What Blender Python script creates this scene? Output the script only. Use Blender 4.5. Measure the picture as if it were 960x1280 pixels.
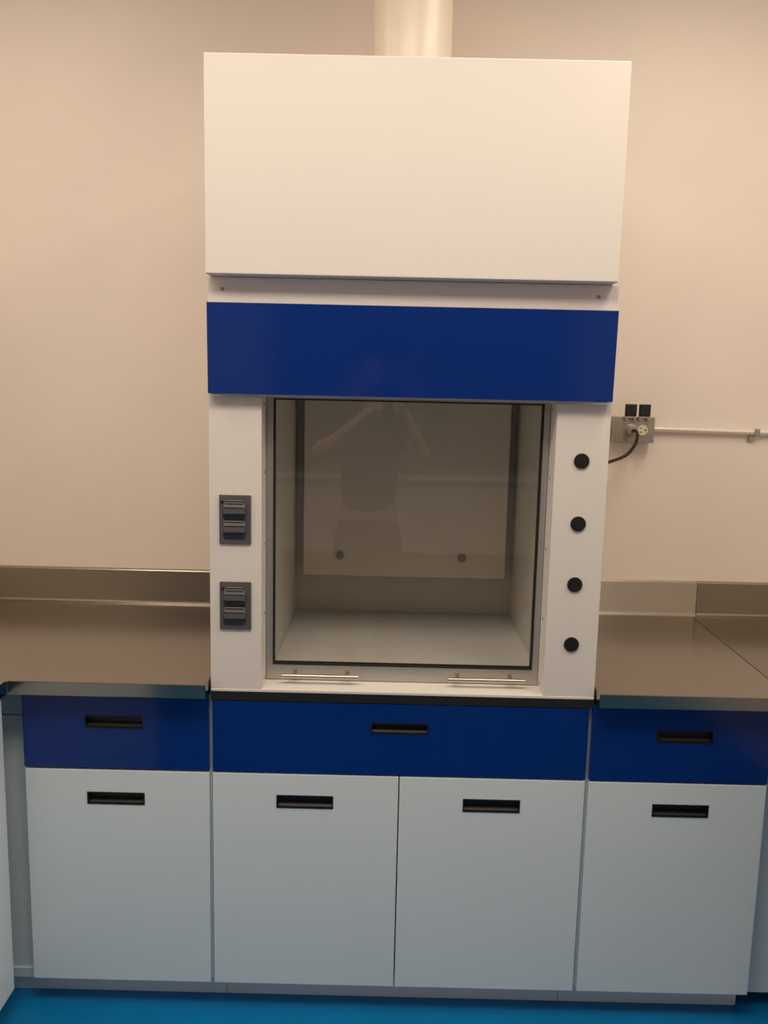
import bpy, bmesh, math, random
from mathutils import Matrix, Vector
random.seed(3)
for o in list(bpy.data.objects): bpy.data.objects.remove(o)
S = bpy.context.scene
COL = S.collection
PI = math.pi

# ------------------------------------------------------------------ camera
CAM = Vector((0.4237, -1.9276, 1.6003)); YAW, PITCH, ROLL, FPX = -0.0028, 0.1419, 0.0222, 1021.0
def cam_dir(a, b):
    c, s = math.cos(ROLL), math.sin(ROLL); u, v = c*a + s*b, -s*a + c*b
    up = -v; c, s = math.cos(PITCH), math.sin(PITCH)
    y, z = c + s*up, -s + c*up
    c, s = math.cos(YAW), math.sin(YAW)
    return Vector((c*u + s*y, -s*u + c*y, z))
fw = cam_dir(0, 0); rt = cam_dir(1, 0) - fw; dn = cam_dir(0, 1) - fw
cd = bpy.data.cameras.new('camera'); cam = bpy.data.objects.new('camera', cd); COL.objects.link(cam)
R = Matrix((rt, -dn, -fw)).transposed()
cam.matrix_world = Matrix.Translation(CAM) @ R.to_4x4()
cd.sensor_fit = 'VERTICAL'; cd.sensor_height = 36.0; cd.sensor_width = 27.0; cd.lens = FPX*36/1280
cd.clip_start = 0.02
S.camera = cam

# ------------------------------------------------------------------ world, lamps, exposure
w = bpy.data.worlds.new('world'); S.world = w; w.use_nodes = True
w.node_tree.nodes['Background'].inputs[0].default_value = (0.9, 0.95, 1.0, 1)
w.node_tree.nodes['Background'].inputs[1].default_value = 0.05
def lamp(name, loc, sx, sy, power, col, rot=(0, 0, 0)):
    l = bpy.data.lights.new(name, 'AREA'); l.shape = 'RECTANGLE'; l.size = sx; l.size_y = sy
    l.energy = power; l.color = col
    o = bpy.data.objects.new(name, l); COL.objects.link(o); o.location = loc; o.rotation_euler = rot
    return o
WARM = (1.0, 0.87, 0.72)
lamp('ceiling_lamp', (0.15, -1.15, 2.97), 1.2, 0.5, 24.5, WARM)
lamp('ceiling_lamp', (1.40, -0.55, 2.97), 0.5, 1.2, 17.5, WARM)
lamp('ceiling_lamp', (-0.85, -0.45, 2.97), 0.5, 1.2, 8.5, WARM)
S.view_settings.view_transform = 'Standard'; S.view_settings.look = 'None'
S.view_settings.gamma = 1; S.view_settings.use_curve_mapping = False
S.view_settings.exposure = 0.0

# ------------------------------------------------------------------ materials
def mat(name, col, rough=0.5, metal=0.0, spec=0.5, coat=0.0, noise=0.0, nscale=6.0, bump=0.0, bscale=80.0, aniso=0.0, stretch=None, tang=(0, .707, .707)):
    m = bpy.data.materials.new(name); m.use_nodes = True
    nt = m.node_tree; b = nt.nodes['Principled BSDF']
    b.inputs['Base Color'].default_value = (*col, 1); b.inputs['Roughness'].default_value = rough
    b.inputs['Metallic'].default_value = metal; b.inputs['Specular IOR Level'].default_value = spec
    b.inputs['Coat Weight'].default_value = coat; b.inputs['Coat Roughness'].default_value = 0.06
    b.inputs['Anisotropic'].default_value = aniso
    tc = nt.nodes.new('ShaderNodeTexCoord')
    mp = nt.nodes.new('ShaderNodeMapping'); nt.links.new(tc.outputs['Object'], mp.inputs[0])
    if stretch: mp.inputs['Scale'].default_value = stretch
    if noise:
        n = nt.nodes.new('ShaderNodeTexNoise'); n.inputs['Scale'].default_value = nscale; n.inputs['Detail'].default_value = 5
        nt.links.new(mp.outputs[0], n.inputs['Vector'])
        r = nt.nodes.new('ShaderNodeValToRGB')
        r.color_ramp.elements[0].position = 0.3; r.color_ramp.elements[1].position = 0.7
        r.color_ramp.elements[0].color = (*[c*(1-noise) for c in col], 1)
        r.color_ramp.elements[1].color = (*[min(1, c*(1+noise)) for c in col], 1)
        nt.links.new(n.outputs[0], r.inputs[0]); nt.links.new(r.outputs[0], b.inputs['Base Color'])
    if bump:
        n2 = nt.nodes.new('ShaderNodeTexNoise'); n2.inputs['Scale'].default_value = bscale; n2.inputs['Detail'].default_value = 4
        nt.links.new(mp.outputs[0], n2.inputs['Vector'])
        bp = nt.nodes.new('ShaderNodeBump'); bp.inputs['Strength'].default_value = bump; bp.inputs['Distance'].default_value = 0.002
        nt.links.new(n2.outputs[0], bp.inputs['Height']); nt.links.new(bp.outputs[0], b.inputs['Normal'])
    if aniso:      # brushed grain
        cv = nt.nodes.new('ShaderNodeCombineXYZ'); 
        for i in range(3): cv.inputs[i].default_value = tang[i]
        nt.links.new(cv.outputs[0], b.inputs['Tangent'])
    return m
M = {}
M['dark_board'] = mat('dark_grey_board', (.12, .115, .11), .6, noise=.03)
M['wall'] = mat('wall_paint', (.86, .77, .69), .7, noise=.025, nscale=3, bump=.12, bscale=60)
M['ceil'] = mat('ceiling_paint', (.86, .85, .83), .8, noise=.02)
M['floor'] = mat('blue_floor', (.002, .19, .46), .28, noise=.08, nscale=5, bump=.03, bscale=30)
M['white'] = mat('white_enamel', (.83, .90, .91), .38, noise=.008, nscale=4)
M['hood'] = mat('hood_enamel', (.83, .775, .72), .5, spec=.3, noise=.008, nscale=4)
M['kick'] = mat('toe_kick_laminate', (.88, .92, .94), .4, noise=.008)
M['blue'] = mat('blue_enamel', (.002, .029, .21), .10, spec=.4, noise=.03, nscale=3)
M['steel'] = mat('brushed_steel', (.37, .335, .295), .17, metal=1, noise=.04, nscale=40, stretch=(1, 40, 40), aniso=.7)
M['steel_splash'] = mat('brushed_steel_upstand', (.36, .32, .275), .24, metal=1, noise=.04, nscale=40, stretch=(1, 40, 40), aniso=.7)
M['steel_lit'] = mat('brushed_steel_lit', (.56, .50, .43), .45, metal=1, noise=.04, nscale=40, stretch=(1, 40, 40), aniso=.93)  # lamp streak put into the colour: paler, rougher copy of the upstand steel
M['steel_side'] = mat('cross_brushed_steel', (.31, .275, .235), .2, metal=1, noise=.04, nscale=40, stretch=(40, 1, 40), aniso=.7, tang=(.707, 0, .707))
M['alu'] = mat('satin_aluminium', (.52, .50, .48), .36, metal=.75, noise=.02, nscale=30)
M['chrome'] = mat('polished_chrome', (.58, .52, .45), .34, metal=1, noise=.02)
M['black'] = mat('black_plastic', (.009, .009, .008), .48, noise=.1, nscale=20)
M['rubber'] = mat('black_rubber', (.013, .009, .006), .6, noise=.1, nscale=20)
M['epoxy'] = mat('black_epoxy', (.016, .014, .013), .45, noise=.1, nscale=20)
M['grey'] = mat('grey_plastic', (.11, .105, .11), .35, noise=.05, nscale=10)
M['liner'] = mat('grey_liner', (.86, .82, .76), .5, noise=.02, nscale=4)
M['baffle'] = mat('baffle_panel', (.90, .83, .75), .5, noise=.02, nscale=4)
M['recess_shade'] = mat('dark_grey_recess_shade', (.040, .038, .040), .5, noise=.05)
M['bolt'] = mat('dull_bolt', (.40, .38, .34), .5, noise=.05)
M['sill'] = mat('gloss_enamel', (.86, .82, .76), .14, noise=.008)
M['ivory'] = mat('ivory_plastic', (.72, .66, .46), .4, noise=.03)
M['zinc'] = mat('galvanised_steel', (.42, .385, .35), .38, metal=.8, noise=.12, nscale=25)
M['conduit'] = mat('conduit_steel', (.86, .83, .78), .3, metal=.55, noise=.04)
M['duct'] = mat('duct_enamel', (.80, .72, .60), .3, noise=.03, nscale=5, stretch=(6, 6, .4))
M['dark'] = mat('dark_slot', (.02, .018, .015), .6, noise=.1)
M['dusk'] = mat('window_dark', (.24, .21, .18), .15, noise=.1, nscale=2)
M['skin'] = mat('skin', (.55, .33, .24), .5, noise=.04)
M['shirt'] = mat('shirt_cloth', (.06, .06, .07), .8, noise=.1, nscale=12)
M['jeans'] = mat('trouser_cloth', (.035, .04, .06), .85, noise=.12, nscale=20)
M['hair'] = mat('dark_hair', (.02, .014, .01), .6, noise=.2, nscale=40)
def glass_mat():
    m = bpy.data.materials.new('sash_glass'); m.use_nodes = True; nt = m.node_tree; nt.nodes.clear()
    out = nt.nodes.new('ShaderNodeOutputMaterial'); mx = nt.nodes.new('ShaderNodeMixShader')
    tr = nt.nodes.new('ShaderNodeBsdfTransparent'); gl = nt.nodes.new('ShaderNodeBsdfGlossy'); fr = nt.nodes.new('ShaderNodeFresnel')
    tr.inputs[0].default_value = (.95, .945, .93, 1); gl.inputs['Roughness'].default_value = 0.015
    gl.inputs['Color'].default_value = (1, 1, 1, 1); 
    ge = nt.nodes.new('ShaderNodeNewGeometry'); io = nt.nodes.new('ShaderNodeMix')      # same index seen from either face of the sheet
    io.inputs[2].default_value = 1.5; io.inputs[3].default_value = 1/1.5
    nt.links.new(ge.outputs['Backfacing'], io.inputs[0]); nt.links.new(io.outputs[0], fr.inputs[0])
    nt.links.new(fr.outputs[0], mx.inputs[0]); nt.links.new(tr.outputs[0], mx.inputs[1]); nt.links.new(gl.outputs[0], mx.inputs[2])
    nt.links.new(mx.outputs[0], out.inputs[0]); return m
M['glass'] = glass_mat()

# ------------------------------------------------------------------ mesh helpers
def put(bm, t):
    me = bpy.data.meshes.new('t'); t.to_mesh(me); t.free(); bm.from_mesh(me); bpy.data.meshes.remove(me)
def box(bm, x0, x1, y0, y1, z0, z1, bev=0.0, seg=2):
    t = bmesh.new(); bmesh.ops.create_cube(t, size=1)
    for v in t.verts:
        v.co = Vector(((x0+x1)/2 + v.co.x*(x1-x0), (y0+y1)/2 + v.co.y*(y1-y0), (z0+z1)/2 + v.co.z*(z1-z0)))
    if bev: bmesh.ops.bevel(t, geom=t.edges[:], offset=bev, segments=seg, affect='EDGES', profile=.5)
    put(bm, t); return bm
def prism(bm, pts, axis, a0, a1, bev=0.0):
    """polygon extruded along an axis; pts in the two other axes (in xyz order)"""
    t = bmesh.new()
    def mk(p, a):
        q = list(p); q.insert(axis, a); return t.verts.new(q)
    A = [mk(p, a0) for p in pts]; B = [mk(p, a1) for p in pts]; n = len(pts)
    t.faces.new(A[::-1]); t.faces.new(B)
    for i in range(n): t.faces.new((A[i], A[(i+1) % n], B[(i+1) % n], B[i]))
    bmesh.ops.recalc_face_normals(t, faces=t.faces[:])
    if bev: bmesh.ops.bevel(t, geom=t.edges[:], offset=bev, segments=2, affect='EDGES', profile=.5)
    put(bm, t); return bm
def cyl(bm, p0, p1, r, seg=24, bev=0.0, r2=None):
    t = bmesh.new(); p0, p1 = Vector(p0), Vector(p1); d = p1-p0
    bmesh.ops.create_cone(t, cap_ends=True, segments=seg, radius1=r, radius2=r if r2 is None else r2, depth=d.length)
    if bev:
        e = [e for e in t.edges if len(e.link_faces) == 2 and any(len(f.verts) > 4 for f in e.link_faces)]
        bmesh.ops.bevel(t, geom=e, offset=bev, segments=2, affect='EDGES', profile=.5)
    bmesh.ops.transform(t, verts=t.verts[:], matrix=Matrix.Translation((p0+p1)/2) @ Vector((0, 0, 1)).rotation_difference(d).to_matrix().to_4x4())
    put(bm, t); return bm
def tube(bm, pts, r, seg=12):
    P = [Vector(p) for p in pts]; t = bmesh.new(); rings = []
    up = Vector((0.13, 0.31, 0.94))
    for i, p in enumerate(P):
        d = (P[min(i+1, len(P)-1)] - P[max(i-1, 0)]).normalized()
        a = d.cross(up).normalized(); b = d.cross(a)
        rings.append([t.verts.new(p + r*(math.cos(2*PI*k/seg)*a + math.sin(2*PI*k/seg)*b)) for k in range(seg)])
    for r0, r1 in zip(rings, rings[1:]):
        for k in range(seg): t.faces.new((r0[k], r0[(k+1) % seg], r1[(k+1) % seg], r1[k]))
    t.faces.new(rings[0][::-1]); t.faces.new(rings[-1])
    bmesh.ops.recalc_face_normals(t, faces=t.faces[:]); put(bm, t); return bm
def smooth_path(ctrl, n=10):
    P = [Vector(c) for c in ctrl]; P = [2*P[0]-P[1]] + P + [2*P[-1]-P[-2]]; out = []
    for i in range(1, len(P)-2):
        for k in range(n):
            t = k/n; a, b, c, d = P[i-1:i+3]
            out.append(.5*((2*b) + (c-a)*t + (2*a-5*b+4*c-d)*t*t + (3*b-a-3*c+d)*t**3))
    out.append(P[-2]); return out
def holed(bm, x0, x1, z0, z1, hx0, hx1, hz0, hz1, y0, y1, bev=.0015):
    """front panel with one rectangular hole right through it"""
    t = bmesh.new()
    def ring(y, a, b, c, d): return [t.verts.new((x, y, z)) for x, z in ((a, c), (b, c), (b, d), (a, d))]
    FO, FI = ring(y0, x0, x1, z0, z1), ring(y0, hx0, hx1, hz0, hz1)
    BO, BI = ring(y1, x0, x1, z0, z1), ring(y1, hx0, hx1, hz0, hz1)
    for i in range(4):
        j = (i+1) % 4
        t.faces.new((FO[i], FO[j], FI[j], FI[i])); t.faces.new((BO[i], BI[i], BI[j], BO[j]))
        t.faces.new((FO[i], BO[i], BO[j], FO[j])); t.faces.new((FI[i], FI[j], BI[j], BI[i]))
    bmesh.ops.recalc_face_normals(t, faces=t.faces[:])
    fo = set(FO)
    bmesh.ops.bevel(t, geom=[e for e in t.edges if e.verts[0] in fo and e.verts[1] in fo], offset=bev, segments=2, affect='EDGES', profile=.5)
    put(bm, t); return bm
def frame(bm, x0, x1, z0, z1, l, r, b, tp, y0, y1, bev=.0012):
    return holed(bm, x0, x1, z0, z1, x0+l, x1-r, z0+b, z1-tp, y0, y1, bev)

def thing(name, label, cat, loc=(0, 0, 0), group=None):
    o = bpy.data.objects.new(name, None); COL.objects.link(o); o.location = loc
    o.empty_display_size = .1
    o['label'] = label; o['category'] = cat
    if group: o['group'] = group
    return o
def root_loc(o):
    while o.parent: o = o.parent
    return o.location
def obj(name, bm, m, parent=None, smooth=True, label=None):
    if parent is not None:
        bmesh.ops.translate(bm, verts=bm.verts[:], vec=-root_loc(parent))
    me = bpy.data.meshes.new(name); bm.to_mesh(me); bm.free()
    me.materials.append(M[m] if isinstance(m, str) else m)
    if smooth:
        me.polygons.foreach_set('use_smooth', [True]*len(me.polygons))
        me.set_sharp_from_angle(angle=math.radians(32))
    o = bpy.data.objects.new(name, me); COL.objects.link(o)
    if smooth:
        wn = o.modifiers.new('normals', 'WEIGHTED_NORMAL'); wn.keep_sharp = True; wn.weight = 100
    if parent is not None: o.parent = parent
    if label: o['label'] = label
    return o
def tag(o, label, cat, group=None):
    o['label'] = label; o['category'] = cat
    if group: o['group'] = group
    return o
def struct(name, bm, m):
    o = obj(name, bm, m); o['kind'] = 'structure'; return o
B = bmesh.new

# ------------------------------------------------------------------ the room
YW, XL, XR, YB, HC = 0.73, -1.16, 2.12, -4.0, 3.0
struct('floor', box(B(), XL-.1, XR+.1, YB-.1, YW+.1, -.1, 0), 'floor')
struct('ceiling', box(B(), XL-.1, XR+.1, YB-.1, YW+.1, HC, HC+.1), 'ceil')
struct('wall_back', box(B(), XL-.1, XR+.1, YW, YW+.1, 0, HC), 'wall')
struct('wall_left', box(B(), XL-.1, XL, YB, YW, 0, HC), 'wall')
struct('wall_right', box(B(), XR, XR+.1, YB, YW, 0, HC), 'wall')
# wall behind the camera with one wide dark window (it shows as reflections in the glass and enamel)
bm = B(); holed(bm, XL-.1, XR+.1, 0, HC, -.45, 1.75, 1.02, 2.35, YB, YB-.1, bev=0)
struct('wall_front', bm, 'wall')
win = struct('window_1', box(B(), -.45, 1.75, YB-.09, YB-.07, 1.02, 2.35), 'dusk')
bm = B(); frame(bm, -.45, 1.75, 1.02, 2.35, .04, .04, .04, .04, YB-.03, YB-.07)
box(bm, .63, .67, YB-.07, YB-.03, 1.06, 2.31)
obj('window_frame', bm, 'alu', win)
obj('window_sill', box(B(), -.5, 1.8, YB-.03, YB+.10, .985, 1.02, .004), 'white', win)

struct('added_dark_board_1', box(B(), XL, XR, YB, YB+.02, 0, .42), 'dark_board')  # unseen dark board, added so the steel upstands reflect something dark
# ------------------------------------------------------------------ stainless counters
ZT, ZB_, YF = 0.900, 0.863, -0.040
def splash(bm, x0, x1):
    # upstand with a small cove at its foot and a level top ledge
    prism(bm, [(YW, ZT-.004), (YW-.030, ZT-.004), (YW-.030, ZT), (YW-.021, ZT+.003), (YW-.017, ZT+.010), (YW-.016, ZT+.109), (YW-.014, ZT+.1115), (YW, ZT+.113)], 0, x0, x1)
    return bm
def slab(bm, pts): return prism(bm, pts, 2, ZB_, ZT, bev=.0035)
ct = thing('countertop', 'stainless steel L-shaped countertop left of the fume hood', 'countertop', (-.3, .3, ZB_))
slab_bm = slab(B(), [(XL, YW), (-.002, YW), (-.002, YF), (-.484, YF), (-.484, -1.3), (XL, -1.3)])
obj('worktop', slab_bm, 'steel', ct)
obj('backsplash', splash(B(), XL, -.002), 'steel_splash', ct)
ct = thing('countertop', 'stainless steel countertop between the fume hood and the joint line on the right', 'countertop', (1.2, .3, ZB_))
obj('worktop', slab(B(), [(.948, YW), (1.440, YW), (1.412, YF), (.948, YF)]), 'steel', ct)
obj('backsplash', splash(B(), .948, 1.4555), 'steel_lit', ct)
ct = thing('countertop', 'darker stainless steel countertop in the far right corner beyond the joint line', 'countertop', (1.8, .3, ZB_))
obj('worktop', slab(B(), [(1.4406, YW), (XR, YW), (XR, -1.3), (1.4126, -1.3), (1.4126, YF)]), 'steel_side', ct)
obj('backsplash', splash(B(), 1.4572, XR), 'steel_splash', ct)

# ------------------------------------------------------------------ base cabinets
def pull(parent, x0, x1, z0, z1, y=0.0):
    bm = B(); d = .017
    frame(bm, x0, x1, z0, z1, .003, .003, .003, .003, y-.0012, y+.004, bev=.0006)
    # scooped pocket: deep at the top, sloping out towards the lower lip
    a, b, c, e = x0+.003, x1-.003, z0+.003, z1-.003
    prism(bm, [(y+.003, e), (y+d, e), (y+d, c+.010), (y+.006, c), (y+.003, c), (y+.003, c-.001), (y+d+.0015, c-.001), (y+d+.0015, e+.001), (y+.003, e+.001)], 0, a, b)
    box(bm, a-.001, a+.0005, y+.003, y+d, c, e); box(bm, b-.0005, b+.001, y+.003, y+d, c, e)
    return obj('recessed_handle', bm, 'black', parent, label='black recessed pull')
def front(name, m, parent, x0, x1, z0, z1, px0, px1, pz0, pz1):
    bm = holed(B(), x0, x1, z0, z1, px0+.0004, px1-.0004, pz0+.0004, pz1-.0004, 0, .019)
    o = obj(name, bm, m, parent, label='blue drawer front' if m == 'blue' else None)
    pull(o, px0, px1, pz0, pz1); return o
G = 'white base cabinets with blue drawers'
def cabinet(label, x0, x1, drawer, doors, top, edges):
    t = thing('base_cabinet', label, 'cabinet', ((x0+x1)/2, .36, 0), G)
    bm = B(); th = .016
    for a, b in ((x0, x0+th), (x1-th, x1)): box(bm, a, b, .021, .70, .081, top, .001)
    box(bm, x0+th, x1-th, .021, .70, .081, .097); box(bm, x0+th, x1-th, .021, .70, top-.016, top)
    box(bm, x0+th, x1-th, .69, .70, .097, top-.016); box(bm, x0+th, x1-th, .021, .69, .652, .666)
    for a, b in edges: box(bm, a, b, .0165, .70, .081, top)      # side edges nearly flush with the fronts
    obj('body', bm, 'white', t)
    front('drawer', 'blue', t, *drawer)
    for d in doors: front('door', 'white', t, *d)
    return t
cabinet('white base cabinet with one door and a blue drawer, left of the wide middle cabinet', -.4655, -.0045,
        (-.4675, -.0045, .662, .858, -.313, -.168, .767, .800),
        [(-.4655, -.0045, .0795, .6565, -.312, -.167, .566, .599)], .862, [(-.0045, -.0004)])
cabinet('wide white base cabinet with two doors and one long blue drawer under the fume hood', .0045, .9355,
        (.0045, .9355, .661, .846, .397, .540, .769, .799),
        [(.0045, .4695, .0795, .6565, .164, .307, .567, .602), (.4725, .9355, .0795, .6565, .632, .776, .568, .603)], .8465, [(.0004, .0045), (.9355, .9401)])
cabinet('white base cabinet with one door and a blue drawer, right of the wide middle cabinet', .9455, 1.390,
        (.9455, 1.3905, .660, .858, 1.106, 1.247, .763, .797),
        [(.9455, 1.389, .0795, .6555, 1.107, 1.249, .567, .601)], .862, [(.9409, .9455)])
for x0, x1, lab in ((-.4635, .0245, 'grey-white toe kick board under the left base cabinet'), (.0260, .9120, 'grey-white toe kick board under the wide middle cabinet'), (.9135, 1.3900, 'grey-white toe kick board under the right base cabinet, ending short of the corner')):
    bm = B(); box(bm, x0, x1, .062, .078, 0, .0808, .001); box(bm, x0, x1, .66, .69, 0, .0808)
    box(bm, x0, x0+.016, .078, .66, 0, .0808); box(bm, x1-.016, x1, .078, .66, 0, .0808)
    o = obj('toe_kick', bm, 'kick'); tag(o, lab, 'toe kick', 'toe kick boards along the cabinet row')
# blind corners
t = thing('corner_cabinet', 'plain white corner filler cabinet at the left end of the row', 'cabinet', (-.8, .4, 0), 'white corner cabinets')
bm = B(); box(bm, XL+.01, -.468, .046, .70, .078, .776, .0015); obj('body', bm, 'white', t)
obj('top_rail', box(B(), XL+.01, -.468, .046, .70, .779, .862, .0015), 'white', t)
obj('bottom_rail', box(B(), XL+.01, -.468, .040, .70, .050, .0775, .0015), 'white', t)
obj('toe_kick', box(B(), XL+.01, -.464, .062, .66, 0, .0495, .001), 'white', t)
t = thing('corner_cabinet', 'plain white corner filler cabinet at the right end of the row', 'cabinet', (1.75, .4, 0), 'white corner cabinets')
bm = B(); box(bm, 1.392, XR-.01, .055, .70, .045, .862, .0015); obj('body', bm, 'white', t)
bm = B(); box(bm, 1.60, XR-.03, .25, .66, 0, .0445, .001); obj('toe_kick', bm, 'white', t)
# the return along the left wall
t = thing('side_cabinet', 'white cabinet facing right at the left edge, along the side wall', 'cabinet', (-.8, -.6, 0))
obj('body', box(B(), XL+.01, -.520, -1.27, -.0395, .081, .862, .001), 'white', t)
d = obj('door', box(B(), -.519, -.498, -.655, -.0395, .0795, .862, .0015), 'white', t)
d = obj('door', box(B(), -.519, -.498, -1.268, -.659, .0795, .862, .0015), 'white', t)
obj('toe_kick', box(B(), XL+.01, -.56, -1.25, -.06, 0, .081, .001), 'white', t)

# ------------------------------------------------------------------ black work surface under the hood
o = obj('worktop', box(B(), .0012, .9453, -.001, YW-.004, .8475, .8700, .001), 'epoxy')
tag(o, 'thin black worktop slab between the fume hood and the wide blue drawer', 'worktop')

# ------------------------------------------------------------------ fume hood
H = thing('fume_hood', 'white laboratory fume hood with blue header band and closed glass sash', 'fume hood', (.473, .36, .8705))
HX0, HX1 = .0015, .9460
CL, CR = .1262, .8186          # inner edges of the two columns
obj('base_plate', box(B(), HX0, HX1-.001, -.002, .72, .8705, .8775, .0012), 'sill', H)
# upper housing: sheet-metal cover
bm = B(); box(bm, .0055, .9325, -.041, .72, 1.862, 2.327, .003, 3)
obj('upper_housing', bm, 'hood', H)
bm = B(); box(bm, HX0+.001, HX1, 0, .016, 1.592, 1.861, .001)
f = obj('fascia', bm, 'hood', H)
for x in (.035, .900):
    b2 = B(); cyl(b2, (x, .003, 1.8345), (x, -.002, 1.8345), .0042, 16, .0008); box(b2, x-.003, x+.003, -.0024, -.0015, 1.834, 1.835)
    obj('screw', b2, 'zinc', f)
bm = B(); prism(bm, [(-.034, 1.801), (-.027, 1.596), (-.002, 1.596), (-.002, 1.801)], 0, .006, .9395, bev=.0012)
obj('header_panel', bm, 'blue', H, label='blue header band')
for x0, x1 in ((HX0, CL), (CR, HX1-.001)):
    o = obj('column', box(B(), x0, x1, 0, .115, .878, 1.591, .0015), 'hood', H)
for x0, x1 in ((HX0, HX0+.018), (HX1-.019, HX1-.001)):
    obj('side_panel', box(B(), x0, x1, .116, .72, .878, 1.861, .001), 'hood', H)
# interior
bm = B(); ix0, ix1, iy1, iz0, iz1 = .136, .831, .690, .878, 1.80
box(bm, ix0-.01, ix0, .118, iy1+.01, iz0, iz1); box(bm, ix1, ix1+.01, .118, iy1+.01, iz0, iz1)
box(bm, ix0, ix1, iy1, iy1+.01, iz0, iz1); box(bm, ix0, ix1, .118, iy1, iz1, iz1+.01)
obj('interior_liner', bm, 'liner', H)
bm = B(); box(bm, ix0, ix1, .118, iy1, .878, .897, .002); obj('inner_floor', bm, 'liner', H)
bm = B(); box(bm, .166, .801, .600, .606, 1.034, 1.795, .001)
bf = obj('baffle', bm, 'baffle', H)
for x in (.281, .664):
    b2 = B(); cyl(b2, (x, .5995, 1.098), (x, .590, 1.098), .012, 24, .002); cyl(b2, (x, .6065, 1.098), (x, .689, 1.098), .006, 12)
    obj('baffle_bolt', b2, 'bolt', bf)
# sash
sx0, sx1, sz0, sz1, sy = CL+.0012, CR-.0012, .8790, 1.70, .070
bm = B(); frame(bm, sx0, sx1, sz0, sz1, .0165, .0150, .0385, .112, sy, sy+.024, .0015)
sash = obj('sash', bm, 'alu', H, label='aluminium framed glass sash')
gx0, gx1, gz0, gz1 = sx0+.0165, sx1-.0150, sz0+.0385, sz1-.112
bm = B(); frame(bm, gx0, gx1, gz0, gz1, .0038, .0038, .0038, .0038, sy+.001, sy+.022, .0006)
obj('gasket', bm, 'rubber', sash, label='black rubber gasket')
obj('pane', box(B(), gx0+.0038, gx1-.0038, sy+.010, sy+.015, gz0+.0038, gz1-.0038), 'glass', sash, smooth=False, label='clear glass pane')
for x0, x1, p0, p1 in ((.170, .364, .202, .334), (.588, .781, .614, .747)):
    b2 = B(); zc = .8985; yc = sy-.030
    cyl(b2, (x0, yc, zc), (x1, yc, zc), .0058, 20, .001)
    for x in (p0, p1): cyl(b2, (x, sy-.0005, zc), (x, yc+.002, zc), .0042, 16)
    for x in (p0, p1): cyl(b2, (x, sy-.0005, zc), (x, sy-.003, zc), .0065, 16)
    obj('sash_handle', b2, 'chrome', sash, label='chrome bar handle')
# small screws up the inside of the jambs
for z in (.893, 1.06, 1.235, 1.41, 1.575):
    for x, s in ((CL, 1), (CR, -1)):
        b2 = B(); cyl(b2, (x, .045, z), (x+s*.0016, .045, z), .0035, 12); obj('jamb_screw', b2, 'zinc', H)
# round plugs on the right column
for z in (1.457, 1.307, 1.159, 1.010):
    b2 = B(); cyl(b2, (.8815, 0, z), (.8815, -.0045, z), .0182, 40, .0015)
    cyl(b2, (.8815, -.0045, z), (.8815, -.0052, z), .0135, 40, .0004)
    obj('hole_plug', b2, 'black', H, label='round black hole plug')
# grey double outlet covers on the left column
for z0, z1 in ((1.2395, 1.3580), (1.0285, 1.1470)):
    x0, x1 = .0255, .1015
    p = obj('outlet_cover', box(B(), x0, x1, -.005, 0, z0, z1, .0018), 'grey', H, label='grey double outlet cover with flip lids')
    h = z1-z0
    for zt, first in ((z1-.019, True), (z1-.063, False)):
        # recess bezel, hinge barrels and a lid standing off the plate
        b2 = B(); a, b = x0+.0135, x1-.0165
        prism(b2, [(-.005, zt), (-.0125, zt-.002), (-.016, zt-.010), (-.0165, zt-.024), (-.0135, zt-.0275), (-.005, zt-.0275)], 0, a-.001, b+.004, bev=.001)
        cyl(b2, (a+.002, -.0125, zt+.0005), (b, -.0125, zt+.0005), .0022, 12)
        if first: cyl(b2, (a+.003, -.008, zt+.0052), (b-.001, -.008, zt+.0052), .0020, 12)
        cyl(b2, (a, -.0165, zt-.0085), (b+.001, -.0165, zt-.0085), .0016, 12)
        cyl(b2, (b+.001, -.0145, zt-.010), (b+.006, -.0145, zt-.010), .0022, 12)
        obj('lid', b2, 'grey', p)
        b2 = B(); prism(b2, [(-.0052, zt-.0285), (-.0125, zt-.0285), (-.0075, zt-.0415), (-.0052, zt-.0415)], 0, a-.001, b+.001)  # dark wedge stands in for the shade in the recess below the lid
        obj('lid_recess_shade', b2, 'recess_shade', p)
        b2 = B(); box(b2, a-.006, a-.0025, -.0085, -.005, zt-.034, zt-.004, .001)
        obj('hinge_post', b2, 'grey', p)
    b2 = B(); cyl(b2, (x0+.0075, -.005, z1-.017), (x0+.0075, -.0062, z1-.017), .0035, 16); box(b2, x0+.0045, x0+.0105, -.0066, -.006, z1-.0175, z1-.0165)
    obj('screw', b2, 'black', p)
# exhaust duct
dx, dy, dr = .4645, .36, .1032
bm = B(); cyl(bm, (dx, dy, 2.3275), (dx, dy, HC), dr, 64)
for z in (2.3275, 2.965): cyl(bm, (dx, dy, z), (dx, dy, z+.004), dr+.003, 64)
o = obj('exhaust_duct', bm, 'duct'); tag(o, 'round cream exhaust duct rising from the top of the fume hood', 'duct')

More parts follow.
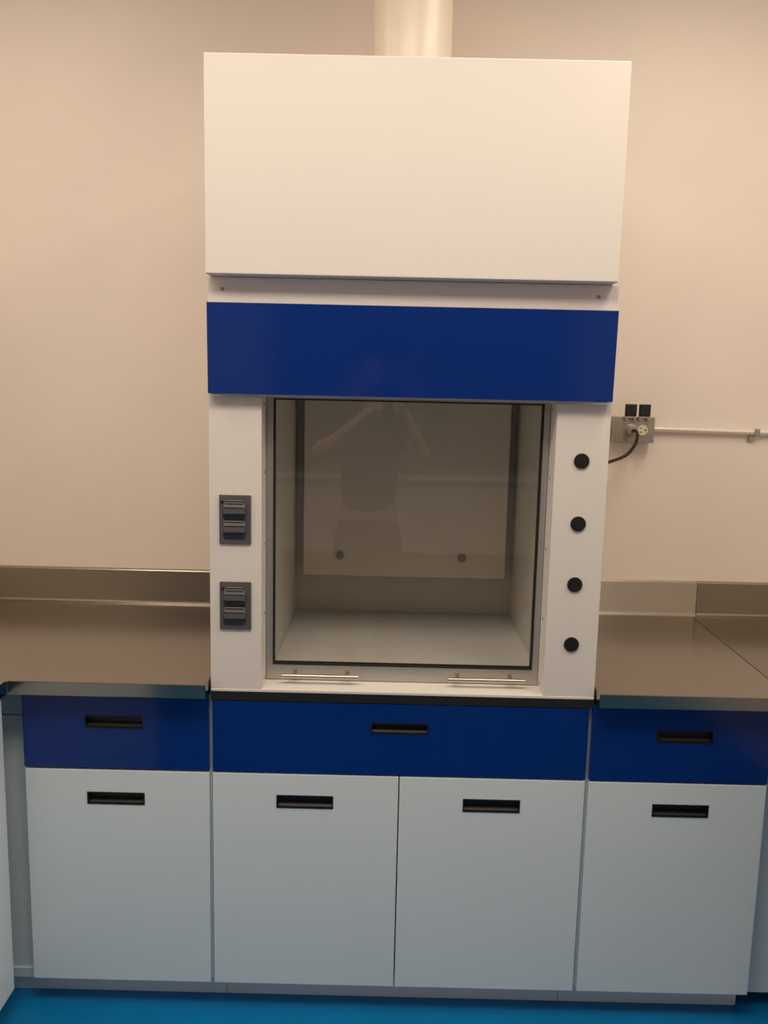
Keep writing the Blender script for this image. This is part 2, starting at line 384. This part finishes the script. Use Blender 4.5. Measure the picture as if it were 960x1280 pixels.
# ------------------------------------------------------------------ wall outlet box, cord, conduit
bx0, bx1, bz0, bz1, by = 1.144, 1.2680, 1.469, 1.5490, .678
t = thing('outlet_box', 'galvanised outlet box on the wall with two raised black flip lids', 'outlet', ((bx0+bx1)/2, YW, (bz0+bz1)/2))
obj('body', box(B(), bx0-.001, bx1+.001, by+.003, YW, bz0-.001, bz1+.001, .002), 'zinc', t)
bm = B(); box(bm, bx0, bx1, by, by+.0028, bz0, bz1, .001)
obj('cover_plate', bm, 'zinc', t)
for xc in (1.1870, 1.2305):
    b2 = B(); box(b2, xc-.0185, xc+.0185, by-.012, by-.006, bz1+.003, bz1+.041, .002)
    box(b2, xc-.015, xc+.015, by-.0145, by-.0118, bz1+.007, bz1+.037, .001)
    fl = obj('flip_lid', b2, 'black', t, label='raised black flip lid')
    b3 = B(); cyl(b3, (xc-.018, by-.006, bz1-.001), (xc+.018, by-.006, bz1-.001), .0038, 14)
    for s in (-1, 1): box(b3, xc+s*.013-.004, xc+s*.013+.004, by-.010, by-.0005, bz1-.012, bz1+.004, .001)
    obj('hinge', b3, 'zinc', fl, label='spring hinge')
xr, zr = 1.2295, 1.5085
b2 = B(); cyl(b2, (xr, by-.0003, zr), (xr, by-.004, zr), .0165, 32, .001)
rc = obj('receptacle', b2, 'ivory', t, label='ivory round receptacle')
b3 = B(); box(b3, xr-.010, xr-.002, by-.0046, by-.0036, zr+.0055, zr+.0075); box(b3, xr-.010, xr-.002, by-.0046, by-.0036, zr-.0070, zr-.0050)
cyl(b3, (xr+.009, by-.0036, zr+.001), (xr+.009, by-.0046, zr+.001), .003, 12)
obj('slot', b3, 'dark', rc)
# plugged-in cord with a bright clamp ring
xp, zp = 1.1935, 1.5075
pc = thing('power_cord', 'black power cord plugged into the wall outlet box, curving behind the fume hood', 'cord', (xp, by, zp))
b2 = B(); cyl(b2, (xp, by-.0002, zp), (xp, by-.008, zp), .0200, 32, .002); cyl(b2, (xp, by-.008, zp), (xp, by-.026, zp), .0165, 8, .002)
obj('plug', b2, 'chrome', pc, label='silver round plug')
path = smooth_path([(xp, by-.026, zp), (xp+.004, by-.043, zp-.001), (xp+.006, by-.052, zp-.018), (xp-.003, by-.056, zp-.046), (xp-.033, by-.062, zp-.078), (1.092, .590, 1.4065), (1.03, .55, 1.385), (.9475, .50, 1.375)], 12)
obj('cable', tube(B(), path, .0052, 14), 'rubber', pc)
cx1 = XR
o = obj('conduit', cyl(B(), (bx1+.0012, YW-.0125, 1.5120), (cx1-.002, YW-.0125, 1.5035), .0088, 24), 'conduit')
tag(o, 'thin metal conduit running along the wall to the right of the outlet box', 'conduit')
bm = B(); xc, zc = 1.607, 1.5090
tube(bm, [(xc, YW-.0125+.0105*math.cos(a), zc+.0105*math.sin(a)) for a in [PI*.5*k/6-PI/2 for k in range(-6, 13)]], .0022, 8)
box(bm, xc-.0085, xc+.0085, YW-.0245, YW-.0225, zc-.010, zc+.0105, .001)
prism(bm, [(xc-.024, zc-.030), (xc-.006, zc-.034), (xc+.002, zc-.010), (xc-.014, zc-.010)], 1, YW-.005, YW-.001)
cyl(bm, (xc-.014, YW-.005, zc-.023), (xc-.014, YW-.009, zc-.023), .0045, 12, .001)
o = obj('conduit_strap', bm, 'zinc'); tag(o, 'small metal strap with a screw holding the conduit to the wall', 'strap')

# ------------------------------------------------------------------ person who shows up as a reflection in the sash glass
def skin(verts, edges, radii, sub=1, root=0):
    me = bpy.data.meshes.new('s'); me.from_pydata([tuple(v) for v in verts], edges, []); o = bpy.data.objects.new('s', me); COL.objects.link(o)
    m = o.modifiers.new('k', 'SKIN'); m.use_smooth_shade = True
    for i, r in enumerate(radii):
        d = me.skin_vertices[0].data[i]; d.radius = r if isinstance(r, tuple) else (r, r); d.use_root = (i == root)
    u = o.modifiers.new('u', 'SUBSURF'); u.levels = sub; u.render_levels = sub
    dg = bpy.context.evaluated_depsgraph_get(); dg.update()
    ev = bpy.data.meshes.new_from_object(o.evaluated_get(dg)); bpy.data.objects.remove(o); return ev
def ell(bm, c, r):
    t = bmesh.new(); bmesh.ops.create_uvsphere(t, u_segments=16, v_segments=12, radius=1)
    for v in t.verts: v.co = Vector((c[0]+v.co.x*r[0], c[1]+v.co.y*r[1], c[2]+v.co.z*r[2]))
    put(bm, t)
PX, PY = .325, -2.33
t = thing('person', 'person in dark clothes reflected in the sash glass, both hands raised around a phone', 'person', (PX, PY, 0))
EL = [(PX-.275, PY+.20, 1.28), (PX+.295, PY+.20, 1.28)]
WR = [(.352, -2.035, 1.535), (.495, -2.035, 1.535)]
V = [(PX, PY, .95), (PX, PY-.01, 1.12), (PX, PY, 1.30), (PX, PY, 1.40), (PX+.01, PY+.015, 1.475), (PX+.02, PY+.035, 1.535), (PX+.025, PY+.04, 1.60), (PX+.025, PY+.03, 1.665)]
Rr = [(.15, .11), (.135, .10), (.155, .11), (.12, .085), .052, .066, (.076, .088), (.062, .07)]
Ed = [(i, i+1) for i in range(7)]
for k, sgn in ((0, -1), (1, 1)):
    b0 = len(V)
    V += [(PX+sgn*.175, PY, 1.405), EL[k], WR[k]]; Rr += [.058, .041, .027]; Ed += [(3, b0), (b0, b0+1), (b0+1, b0+2)]
    b1 = len(V)
    V += [(PX+sgn*.095, PY, .86), (PX+sgn*.105, PY+.015, .49), (PX+sgn*.11, PY-.02, .09)]; Rr += [.092, .058, .038]; Ed += [(0, b1), (b1, b1+1), (b1+1, b1+2)]
bm = B(); bm.from_mesh(skin(V, Ed, Rr, 2))
hx, hy, hz = PX+.027, PY+.118, 1.60
ell(bm, (hx, hy+.004, hz-.012), (.011, .018, .022)); ell(bm, (hx, hy-.006, hz-.052), (.022, .010, .007))
for sgn in (-1, 1):
    ell(bm, (hx+sgn*.028, hy-.012, hz+.018), (.012, .008, .007)); ell(bm, (hx+sgn*.078, hy-.075, hz), (.010, .018, .030))
    # hand: palm behind the phone edge, four bent fingers round the back, thumb on the near side
    wx, wy, wz = WR[0 if sgn < 0 else 1]; d = -sgn
    bm.from_mesh(skin([(wx, wy, wz), (wx+d*.010, wy+.035, wz+.012), (wx+d*.020, wy+.064, wz+.020)], [(0, 1), (1, 2)], [(.026, .022), (.020, .036), (.014, .038)], 2))
    for q, ln in enumerate((.92, 1.0, .95, .78)):
        z0 = wz+.046-q*.0185
        bm.from_mesh(skin([(wx+d*.016, wy+.052, z0), (wx+d*.012, wy+.080, z0+.001), (wx+d*(.018+.014*ln), wy+.1005, z0+.001), (wx+d*(.020+.034*ln), wy+.1010, z0)], [(0, 1), (1, 2), (2, 3)], [.0095, .0088, .0078, .0066], 1))
    bm.from_mesh(skin([(wx+d*.012, wy+.018, wz+.026), (wx+d*.020, wy+.045, wz+.052), (wx+d*.034, wy+.072, wz+.062)], [(0, 1), (1, 2)], [.013, .0105, .0085], 1))
obj('body', bm, 'skin', t)
bm = B()
SV = [(PX, PY, .93), (PX, PY-.01, 1.12), (PX, PY, 1.30), (PX, PY, 1.405), (PX+.005, PY+.005, 1.45)]; SR = [(.172, .135), (.158, .122), (.176, .13), (.135, .10), .068]
SE = [(0, 1), (1, 2), (2, 3), (3, 4)]
for k, sgn in ((0, -1), (1, 1)):
    b0 = len(SV); e = Vector(EL[k]); h = Vector((PX+sgn*.18, PY, 1.41)); SV += [h, h.lerp(e, .62)]; SR += [.075, .060]; SE += [(3, b0), (b0, b0+1)]
bm.from_mesh(skin(SV, SE, SR, 2)); obj('shirt', bm, 'shirt', t)
bm = B(); TV = [(PX, PY, .98), (PX, PY, .90)]; TR = [(.165, .128), (.168, .13)]; TE = [(0, 1)]
for sgn in (-1, 1):
    b0 = len(TV); TV += [(PX+sgn*.097, PY, .80), (PX+sgn*.106, PY+.012, .49), (PX+sgn*.11, PY-.02, .10)]; TR += [.108, .078, .062]; TE += [(1, b0), (b0, b0+1), (b0+1, b0+2)]
bm.from_mesh(skin(TV, TE, TR, 2)); obj('trousers', bm, 'jeans', t)
for sgn in (-1, 1):
    x = PX+sgn*.112; bm = B(); bm.from_mesh(skin([(x, PY-.06, .050), (x, PY+.03, .052), (x+sgn*.012, PY+.15, .036)], [(0, 1), (1, 2)], [(.042, .046), (.046, .050), (.040, .032)], 2))
    for v in bm.verts: v.co.z = max(v.co.z, .001)
    obj('shoe', bm, 'black', t)
bm = B(); ell(bm, (PX+.025, PY+.018, 1.655), (.088, .098, .072)); ell(bm, (PX+.022, PY-.028, 1.60), (.080, .062, .085)); obj('hair', bm, 'hair', t)
bm = B(); box(bm, CAM.x-.0355, CAM.x+.0355, -1.944, -1.936, 1.474, 1.624, .0035, 3)
tel = obj('phone', bm, 'black'); tag(tel, 'black phone held up in both hands, reflected in the sash glass', 'phone')
b2 = B(); cyl(b2, (CAM.x, -1.936, CAM.z), (CAM.x, -1.9345, CAM.z), .006, 20); obj('lens', b2, 'dark', tel)
